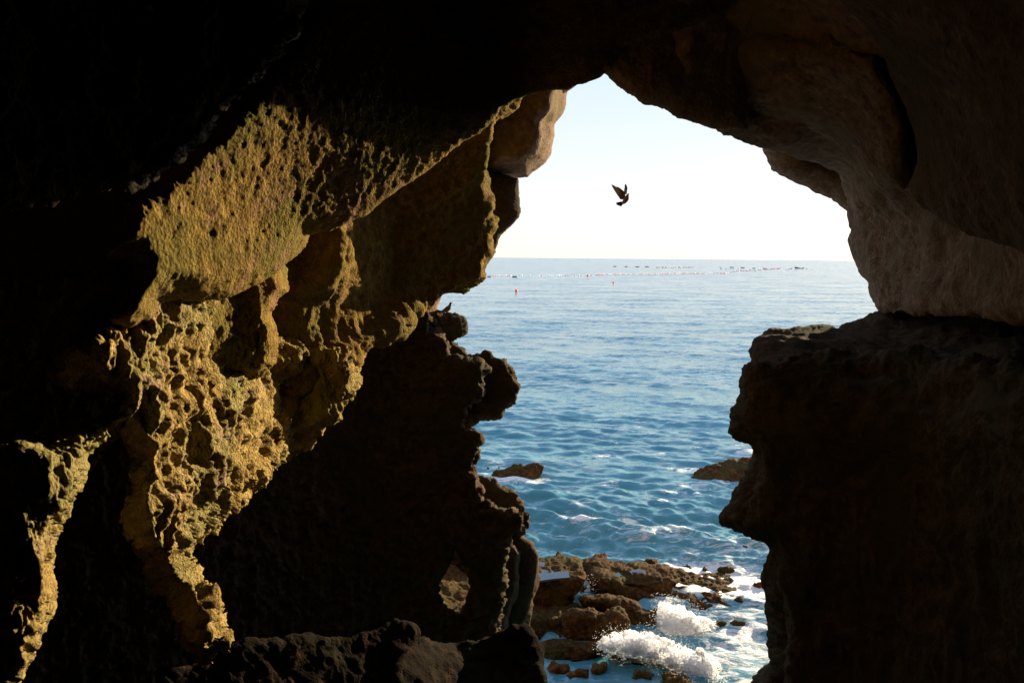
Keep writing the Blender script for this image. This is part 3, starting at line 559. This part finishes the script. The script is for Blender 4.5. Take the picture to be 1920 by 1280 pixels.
# tide pools on top of the reef rocks
M_pool, n, l, b = newmat('pool_water'); b.inputs['Base Color'].default_value = (.05, .085, .13, 1); b.inputs['Roughness'].default_value = .03; b.inputs['IOR'].default_value = 1.33
def pool(pts, z, label):
    P = [on_plane(x, y, z) for x, y in pts]; me = bpy.data.meshes.new('tide_pool')
    k = len(P); lowv = [(p.x, p.y, z - .05) for p in P]
    me.from_pydata([tuple(p) for p in P] + lowv, [], [tuple(range(k))] + [(i, i + k, (i + 1) % k + k, (i + 1) % k) for i in range(k)])
    me.materials.append(M_pool); o = bpy.data.objects.new('tide_pool', me); COL.objects.link(o); o['kind'] = 'structure'; o['label'] = label
pool([(1000,1090),(1000,1070),(1014,1066),(1040,1070),(1066,1070),(1068,1082),(1040,1084)], .79, 'long blue tide pool')
pool([(1000,1056),(1012,1052),(1022,1054),(1020,1062),(1004,1063)], .79, 'small blue tide pool')
pool([(1180,1070),(1196,1066),(1212,1070),(1210,1080),(1190,1082)], .40, 'blue tide pool on the far rock')
pool([(1150,1076),(1160,1072),(1166,1078),(1158,1082)], .42, 'tiny tide pool')

# ------------------------------------------------------------------ broken water
M_foam, n, l, b = newmat('sea_foam')
b.inputs['Base Color'].default_value = (.96, .97, .97, 1); b.inputs['Roughness'].default_value = .7
b.inputs['Subsurface Weight'].default_value = 1; b.inputs['Subsurface Radius'].default_value = (1, 1, 1); b.inputs['Subsurface Scale'].default_value = .5
g = n.new('ShaderNodeNewGeometry').outputs['Position']; nf = noisen(n, l, g, 9, 8, .7)
bp = n.new('ShaderNodeBump'); bp.inputs['Distance'].default_value = .06; bp.inputs['Strength'].default_value = 1; l.new(nf, bp.inputs['Height']); l.new(bp.outputs[0], b.inputs['Normal'])
def blob_cloud(name, centres, radii, mat, sub=1, squash=1.0):
    """many little lumps joined in one mesh"""
    import bmesh
    bm = bmesh.new(); bmesh.ops.create_icosphere(bm, subdivisions=sub, radius=1)
    V = np.array([v.co[:] for v in bm.verts]); T = np.array([[v.index for v in f.verts] for f in bm.faces]); bm.free()
    C = np.asarray(centres); Rr = np.asarray(radii); nv = len(V)
    W = (V[None] * Rr[:, None, None] * np.array([1, 1, squash]) + C[:, None]).reshape(-1, 3)
    TT = (T[None] + (np.arange(len(C)) * nv)[:, None, None]).reshape(-1, 3)
    return mesh_from(name, W, np.zeros((0, 4), int), mat, tris=TT)
def splash(poly, base_y, h, label, seed, ndrop=2000, lumps=8000):
    o = sea_rock(poly, base_y, h, label, None, mat=M_foam, name='sea_foam', step=1.6, seed=seed, H=.25, Rm=.25, amp=.20, jit=24, jsc=30, fine=.06, lean=.8, back=.3, pits=0)
    del o['category']; stuff(o, label, 'foam')
    r2 = np.random.RandomState(seed); xs = [p[0] for p in poly]; ys = [p[1] for p in poly]
    cx = sum(xs) / len(xs); yb = on_plane(cx, base_y, 0).y
    C = []; Q = []
    X = r2.uniform(min(xs) - 14, max(xs) + 14, 40000); Y = r2.uniform(min(ys) - 22, max(ys) + 6, 40000)
    s = poly_sd(X, Y, [poly]) + 11 * fbm(np.stack([X / 18, Y / 18, X * 0 + seed], -1), 1, 4, .6, seed + 1)
    rim = (s > -5) & (s < 60)
    keep = rim & (r2.rand(len(X)) < .8)
    i = np.where(keep)[0][:lumps]
    d = rays(X[i], Y[i]); z_ = CAMZ + d[:, 2] * yb; D = np.maximum(yb + .8 * np.clip(z_, -.3, 2), (CAMZ - h) / -d[:, 2]) + np.where(s[i] < 3, .2, .0) + r2.uniform(-.10, .12, len(i)) + .22 * fbm(np.stack([X[i] / 14, Y[i] / 14, X[i] * 0 + seed], -1), 1, 3, .6, seed)
    pl = d * D[:, None]; pl[:, 2] += CAMZ; rad = .003 + .009 * r2.rand(len(i))**2
    keep2 = (s < 4) & (s > -26) & (r2.rand(len(X)) < np.exp(np.minimum(s, 0) / 9) * .35)
    j = np.where(keep2)[0][:ndrop]
    d = rays(X[j], Y[j]); D = yb + r2.uniform(-.5, .6, len(j)); pd = d * D[:, None]; pd[:, 2] += CAMZ
    ok = pd[:, 2] > .02
    stuff(blob_cloud('sea_spray', np.concatenate([pl, pd[ok]]), np.concatenate([rad, .0025 + .004 * r2.rand(ok.sum())**2]), M_foam, 1), 'white spray drops flung up around ' + label, 'spray')
splash([(1232,1170),(1236,1142),(1240,1134),(1252,1131),(1268,1140),(1284,1148),(1300,1156),(1322,1164),(1334,1174),(1336,1184),(1310,1190),(1281,1190),(1255,1186),(1238,1178)],
       1188, .42, 'the white foam heap bursting at the right end of the knobbed rock', 301)
splash([(1124,1211),(1132,1200),(1150,1188),(1170,1192),(1188,1188),(1210,1190),(1232,1196),(1250,1204),(1280,1214),(1305,1224),(1333,1235),(1352,1254),(1366,1290),(1330,1292),(1305,1280),(1280,1262),(1253,1250),(1225,1240),(1195,1230),(1160,1222),(1141,1224)],
       1268, .5, 'the long white breaking wave rolling over the front of the reef', 311, ndrop=3500, lumps=16000)
splash([(1084,1122),(1086,1108),(1094,1100),(1104,1094),(1112,1098),(1118,1110),(1104,1118)], 1120, .4, 'the small white surge in the gap between the squared rock and the ridge', 303, ndrop=300, lumps=500)

# ================================================================== BIRDS
def solid(name, rgb, rough=.6, spec=.3):
    m, n, l, b = newmat(name); b.inputs['Base Color'].default_value = (*rgb, 1); b.inputs['Roughness'].default_value = rough; b.inputs['Specular IOR Level'].default_value = spec
    g = n.new('ShaderNodeNewGeometry').outputs['Position']; f = noisen(n, l, g, 60, 3)
    l.new(mixc(n, l, f, tuple(c * .65 for c in rgb), tuple(min(1, c * 1.35) for c in rgb)), b.inputs['Base Color']); return m
M_feather = solid('grey_brown_feathers', (.24, .18, .15)); M_wing = solid('pale_wing_feathers', (.7, .5, .38)); M_darkf = solid('dark_feathers', (.03, .03, .032)); M_beak = solid('beak_horn', (.05, .045, .04), .4); M_foot = solid('red_foot_skin', (.35, .08, .06))
def sweep(name, pts, radii, mat, parent=None, ns=14, flat=1.0):
    """one closed skin swept along a spine"""
    P = [Vector(p) for p in pts]; verts = []; quads = []
    up = Vector((0, 1, 0)); m = len(P)
    for i, p in enumerate(P):
        t = (P[min(i + 1, m - 1)] - P[max(i - 1, 0)]).normalized(); s = t.cross(up).normalized(); u = s.cross(t)
        for k in range(ns):
            a = 2 * math.pi * k / ns; verts.append(p + (s * math.cos(a) + u * math.sin(a) * flat) * radii[i])
    for i in range(m - 1):
        for k in range(ns): quads.append((i * ns + k, i * ns + (k + 1) % ns, (i + 1) * ns + (k + 1) % ns, (i + 1) * ns + k))
    me = bpy.data.meshes.new(name); me.from_pydata([tuple(v) for v in verts], [], quads + [tuple(range(ns))[::-1], tuple(range((m - 1) * ns, m * ns))]); me.materials.append(mat)
    me.polygons.foreach_set('use_smooth', np.ones(len(me.polygons), bool))
    o = bpy.data.objects.new(name, me); COL.objects.link(o); o.parent = parent
    return o
def feathers(name, items, mat, parent, th=.0022):
    """each item: root, tip, width, y offset; tapered thin blades in one mesh"""
    verts = []; faces = []
    for (x0, z0, y0), (x1, z1, y1), w in items:
        a = Vector((x0, y0, z0)); c = Vector((x1, y1, z1)); t = (c - a); s = t.cross(Vector((0, 1, 0))).normalized() * w
        prof = ((0, .55), (.25, .9), (.6, 1.0), (.85, .75), (1, .12)); b0 = len(verts)
        for u, k in prof:
            q = a + t * u + Vector((0, .03 * (u - u * u), 0))
            for sg, yy in ((-1, -th), (1, -th), (1, th), (-1, th)): verts.append(q + s * sg * k * .5 + Vector((0, yy, 0)))
        for i in range(len(prof) - 1):
            for k in range(4): faces.append((b0 + i * 4 + k, b0 + i * 4 + (k + 1) % 4, b0 + i * 4 + 4 + (k + 1) % 4, b0 + i * 4 + 4 + k))
        faces += [(b0 + 3, b0 + 2, b0 + 1, b0), (b0 + 16, b0 + 17, b0 + 18, b0 + 19)]
    me = bpy.data.meshes.new(name); me.from_pydata([tuple(v) for v in verts], [], faces); me.materials.append(mat)
    o = bpy.data.objects.new(name, me); COL.objects.link(o); o.parent = parent; return o
def flying_bird():
    c0 = at(1120 + 830 / 16, 320 + 830 / 16, 15.0); root = bpy.data.objects.new('bird', None); COL.objects.link(root); root.location = c0
    tag(root, 'grey-brown pigeon flying in the open sky with both wings raised', 'bird')
    k = 15.0 / F / 16
    def p(x, y, d=0.): return ((x - 830) * k, d, (830 - y) * k)
    def f(x, y, d=0.): a = p(x, y, d); return (a[0], a[2], a[1])
    sweep('body', [p(946, 688), p(930, 700), p(918, 722), p(905, 760), p(880, 820), p(840, 890), p(800, 945), p(750, 985)], [r * k for r in (4, 22, 32, 50, 78, 76, 58, 30)], M_feather, root)
    sweep('beak', [p(930, 702), p(944, 684), p(948, 668)], [9 * k, 6 * k, 1.5 * k], M_beak, root, 8)
    it = []
    for i in range(11):                                        # far-left wing, primaries to secondaries
        u = i / 10; tipx = 392 + 290 * u**1.15; tipy = 452 + 400 * u**1.02; rx = 600 + 150 * u; ry = 560 + 240 * u
        it.append((f(rx, ry, -.05 * (1 - u)), f(tipx, tipy, -.12 * (1 - u)), (46 + 26 * u) * k))
    w = feathers('wing', it, M_wing, root)
    it = []
    for i in range(9):
        u = i / 8; it.append((f(830 - 8 * u, 690 + 140 * u, -.01), f(560 + 120 * u, 505 + 330 * u, -.06 * (1 - u)), 66 * k))
    feathers('covert_feathers', it, M_feather, w, .004)
    it = []
    for i in range(7):
        u = i / 6; it.append((f(840 + 35 * u, 700 - 10 * u, .05), f(862 + 60 * u, 385 + 90 * u * u, .16), 34 * k))
    w2 = feathers('wing', it, M_darkf, root)
    feathers('covert_feathers', [(f(838, 720, .03), f(850, 500, .11), 60 * k), (f(868, 705, .03), f(885, 520, .12), 55 * k)], M_feather, w2, .004)
    it = [(f(800, 930, .01), f(560 + 12 * i + 26 * max(0, i - 3), 978 + 15 * i, .01 * i), 46 * k) for i in range(7)]
    feathers('tail', it, M_darkf, root, .003)
    sweep('foot', [p(835, 935, -.03), p(875, 925, -.035), p(915, 912, -.035)], [10 * k, 6 * k, 3 * k], M_foot, root, 6)
    sweep('foot', [p(838, 950, .02), p(870, 942, .02), p(900, 930, .02)], [9 * k, 5 * k, 3 * k], M_foot, root, 6)
flying_bird()
def perched_bird():
    Yd = 13.2; kk = Yd / F / 10.667; c0 = at(780 + 620 / 10.667, 540 + 480 / 10.667, Yd); root = bpy.data.objects.new('bird', None); COL.objects.link(root); root.location = c0
    tag(root, 'grey pigeon perched on the small rock at the left edge of the opening', 'bird')
    def p(x, y, d=0.): return ((x - 620) * kk, d, (480 - y) * kk)
    def f(x, y, d=0.): a = p(x, y, d); return (a[0], a[2], a[1])
    sweep('body', [p(716, 292), p(706, 292), p(694, 302), p(682, 332), p(672, 362), p(655, 392), p(625, 420), p(590, 442), p(550, 458), p(515, 475)],
          [r * kk for r in (4, 20, 26, 26, 34, 50, 55, 46, 30, 14)], M_feather, root)
    sweep('beak', [p(716, 292), p(728, 296), p(738, 304)], [8 * kk, 6 * kk, 1.5 * kk], M_beak, root, 8)
    for s in (-1, 1):
        it = [(f(665 - 6 * i, 375 + 10 * i, s * .035), f(500 + 14 * i, 470 + 3 * i, s * .022), 40 * kk) for i in range(6)]
        feathers('wing', it, M_wing if s < 0 else M_darkf, root, .003)
    feathers('tail', [(f(560, 455, .01 * i - .01), f(470, 492 + 5 * i, .012 * i - .012), 26 * kk) for i in range(3)], M_darkf, root)
    for s in (-1, 1):
        sweep('leg', [p(612 + 8 * s, 455, s * .02), p(616 + 8 * s, 492, s * .02), p(640 + 8 * s, 496, s * .02)], [7 * kk, 5 * kk, 4 * kk], M_foot, root, 6)
perched_bird()

def plastic(name, rgb):
    m = solid(name, rgb, .5); b = m.node_tree.nodes['Principled BSDF']; b.inputs['Subsurface Weight'].default_value = 1; b.inputs['Subsurface Radius'].default_value = (1, 1, 1); b.inputs['Subsurface Scale'].default_value = .8; return m
# ================================================================== BOAT, FLOATS AND BUOYS
M_hull = solid('dark_boat_paint', (.03, .05, .06), .5); M_wood = solid('boat_wood', (.12, .08, .05))
M_pink = plastic('faded_red_plastic', (.95, .38, .33)); M_white = plastic('white_plastic', (.9, .88, .86)); M_orange = plastic('orange_plastic', (.9, .16, .06)); M_blackp = solid('black_plastic', (.02, .022, .025), .5)
def boat():
    c = on_plane(1498, 503.5, 0); root = bpy.data.objects.new('fishing_boat', None); COL.objects.link(root); root.location = (c.x, c.y, 0)
    tag(root, 'dark open fishing boat on the horizon beyond the float lines', 'boat')
    Lh = 16 / F * c.y; n_ = 15; verts = []; faces = []
    for i in range(n_):                                          # bow at the left
        u = i / (n_ - 1); x = -Lh / 2 + Lh * u; w = 1.25 * math.sin(min(1, u * 1.9 + .02) * math.pi / 2); s = 1.75 - 1.0 * min(1, u * 2) + .15 * u
        wi = max(w - .12, .02)
        for y, z in ((-w, s), (-w * .75, .1), (0, -.4), (w * .75, .1), (w, s), (wi, s), (wi * .7, .3), (-wi * .7, .3), (-wi, s)): verts.append((x, y, z))
    for i in range(n_ - 1):
        for k in range(9): a = i * 9 + k; b_ = i * 9 + (k + 1) % 9; faces.append((a, b_, b_ + 9, a + 9))
    faces += [tuple(range(9))[::-1], tuple(range((n_ - 1) * 9, n_ * 9))]
    def mk(nm, v, fc, m): me = bpy.data.meshes.new(nm); me.from_pydata(v, [], fc); me.materials.append(m); o = bpy.data.objects.new(nm, me); COL.objects.link(o); o.parent = root; return o
    mk('hull', verts, faces, M_hull)
    def box(nm, x0, x1, y0, y1, z0, z1, m):
        v = [(x, y, z) for x in (x0, x1) for y in (y0, y1) for z in (z0, z1)]
        return mk(nm, v, [(0,1,3,2),(4,6,7,5),(0,4,5,1),(2,3,7,6),(0,2,6,4),(1,5,7,3)], m)
    for k in (-1.2, .8): box('bench', k, k + .3, -.95, .95, .55, .62, M_wood)
    box('outboard_motor', Lh / 2 + .02, Lh / 2 + .4, -.2, .2, -.2, 1.25, M_blackp)
boat()
def buoy_mesh(nm, m, r):
    verts = []; faces = []; prof = [(0, -1.0), (.5, -.87), (.87, -.5), (1, 0), (.87, .5), (.5, .85), (.26, .97), (.22, 1.25), (.3, 1.32), (.2, 1.42), (0, 1.44)]; ns = 12
    for a, z in prof:
        for k in range(ns): verts.append((a * r * math.cos(6.2832 * k / ns), a * r * math.sin(6.2832 * k / ns), z * r))
    for i in range(len(prof) - 1):
        for k in range(ns): faces.append((i * ns + k, i * ns + (k + 1) % ns, (i + 1) * ns + (k + 1) % ns, (i + 1) * ns + k))
    me = bpy.data.meshes.new(nm); me.from_pydata(verts, [], faces); me.materials.append(m); me.validate(); return me
B = {'p': buoy_mesh('buoy', M_pink, 1), 'w': buoy_mesh('buoy', M_white, 1)}
def put(me, px, py, wpx, label, cat, group, name='buoy', sink=.15):
    c = on_plane(px, py, 0); o = bpy.data.objects.new(name, me); COL.objects.link(o); r = wpx / 2 / F * c.y
    o.location = (c.x, c.y, r * (1 - sink)); o.scale = (r, r, r); o.rotation_euler = (random.uniform(-.3, .3), random.uniform(-.3, .3), 0); return tag(o, label, cat, group)
rb = random.Random(5)
def line(pts, step, lab, grp, w=2.3, pw=.35, skip=.18, jy=.35):
    for (x0, y0), (x1, y1) in zip(pts, pts[1:]):
        x = x0
        while x < x1:
            if rb.random() > skip:
                y = y0 + (y1 - y0) * (x - x0) / (x1 - x0) + rb.uniform(-jy, jy); t = rb.random() < pw
                put(B['w' if t else 'p'], x, y, w * rb.uniform(.8, 1.2), ('small white buoy in ' if t else 'small pink buoy in ') + lab, 'buoy', ('white' if t else 'pink') + ' buoys in ' + lab)
            x += step * rb.uniform(.8, 1.25)
line([(925,517.5),(962,517.5)], 3.6, 'the near float line beside the left wall', 'a'); line([(975,517.3),(1110,517)], 4.2, 'the near float line left of the flying bird', 'b', skip=.3)
line([(1118,516),(1260,514)], 3.0, 'the near float line below the flying bird', 'c', skip=.1)
line([(1262,513.5),(1362,513)], 3.2, 'the near float line right of the flying bird', 'd', pw=.25, skip=.1)
line([(1362,512.5),(1382,508.5),(1420,507.5),(1464,503.5)], 2.6, 'the rising float line left of the boat', 'e', jy=.6, pw=.5, skip=.1)
line([(1352,505),(1395,506)], 4.5, 'the short middle float row', 'f'); line([(1228,502),(1300,502)], 3.4, 'the far float line near the horizon', 'g', pw=.3)
line([(1474,505.5),(1512,504.5)], 2.6, 'the float line in front of the boat', 'h', jy=.8, pw=.5); line([(1516,506),(1592,509)], 5, 'the float line between the boat and the right wall', 'i', w=1.4, pw=.7, jy=1)
put(buoy_mesh('buoy', M_orange, 1), 968, 547, 5.5, 'bright orange buoy floating alone nearest the cave, off the left wall', 'buoy', None)
put(buoy_mesh('buoy', M_orange, 1), 1150, 531, 3.6, 'lone red-orange buoy just below the near float line, under the flying bird', 'buoy', None)
put(buoy_mesh('buoy', M_orange, 1), 1102, 518, 3.6, 'larger red buoy at the end of the left stretch of the float line', 'buoy', None)
def float_mesh():
    verts = []; faces = []; ns = 12; prof = [(-1, .0), (-.98, .55), (-.9, .62), (-.5, .62), (-.48, .66), (-.4, .66), (-.38, .62), (.38, .62), (.4, .66), (.48, .66), (.5, .62), (.9, .62), (.98, .55), (1, 0)]
    for x, a in prof:
        for k in range(ns): verts.append((x, a * .42 * math.cos(6.2832 * k / ns), a * .42 * math.sin(6.2832 * k / ns)))
    for i in range(len(prof) - 1):
        for k in range(ns): faces.append((i * ns + k, i * ns + (k + 1) % ns, (i + 1) * ns + (k + 1) % ns, (i + 1) * ns + k))
    me = bpy.data.meshes.new('float_drum'); me.from_pydata(verts, [], faces); me.materials.append(M_blackp); me.validate(); return me
fm = float_mesh()
for (x, y, w, lab) in [(917,519,7,'dark float drum at the left end of the near float line, beside the rock'), (965,519.3,9,'largest dark float drum, in the near float line at left'), (1153,500,6,'leftmost of the far dark float drums, under the flying bird'),
    (1174,500.3,6,'second from the left of the far dark float drums'), (1195,500.8,7,'third from the left of the far dark float drums'), (1213,501,7,'fourth from the left of the far dark float drums, before the pink row'),
    (1351,501.6,3.5,'small dark float drum, first of the row left of the boat'), (1372,502,7,'second dark float drum in the row left of the boat'), (1392.5,502.5,7,'third dark float drum in the row left of the boat'),
    (1413.5,503.5,6,'fourth dark float drum in the row left of the boat'), (1433.5,504,6.5,'last dark float drum in the row, nearest the boat'), (1512,504.3,3,'small dark float drum just right of the boat')]:
    o = put(fm, x, y, w, lab, 'float', 'dark float drums on the sea', 'float_drum'); o.location.z = o.scale.x * .14; o.rotation_euler = (0, 0, rb.uniform(-.2, .2))
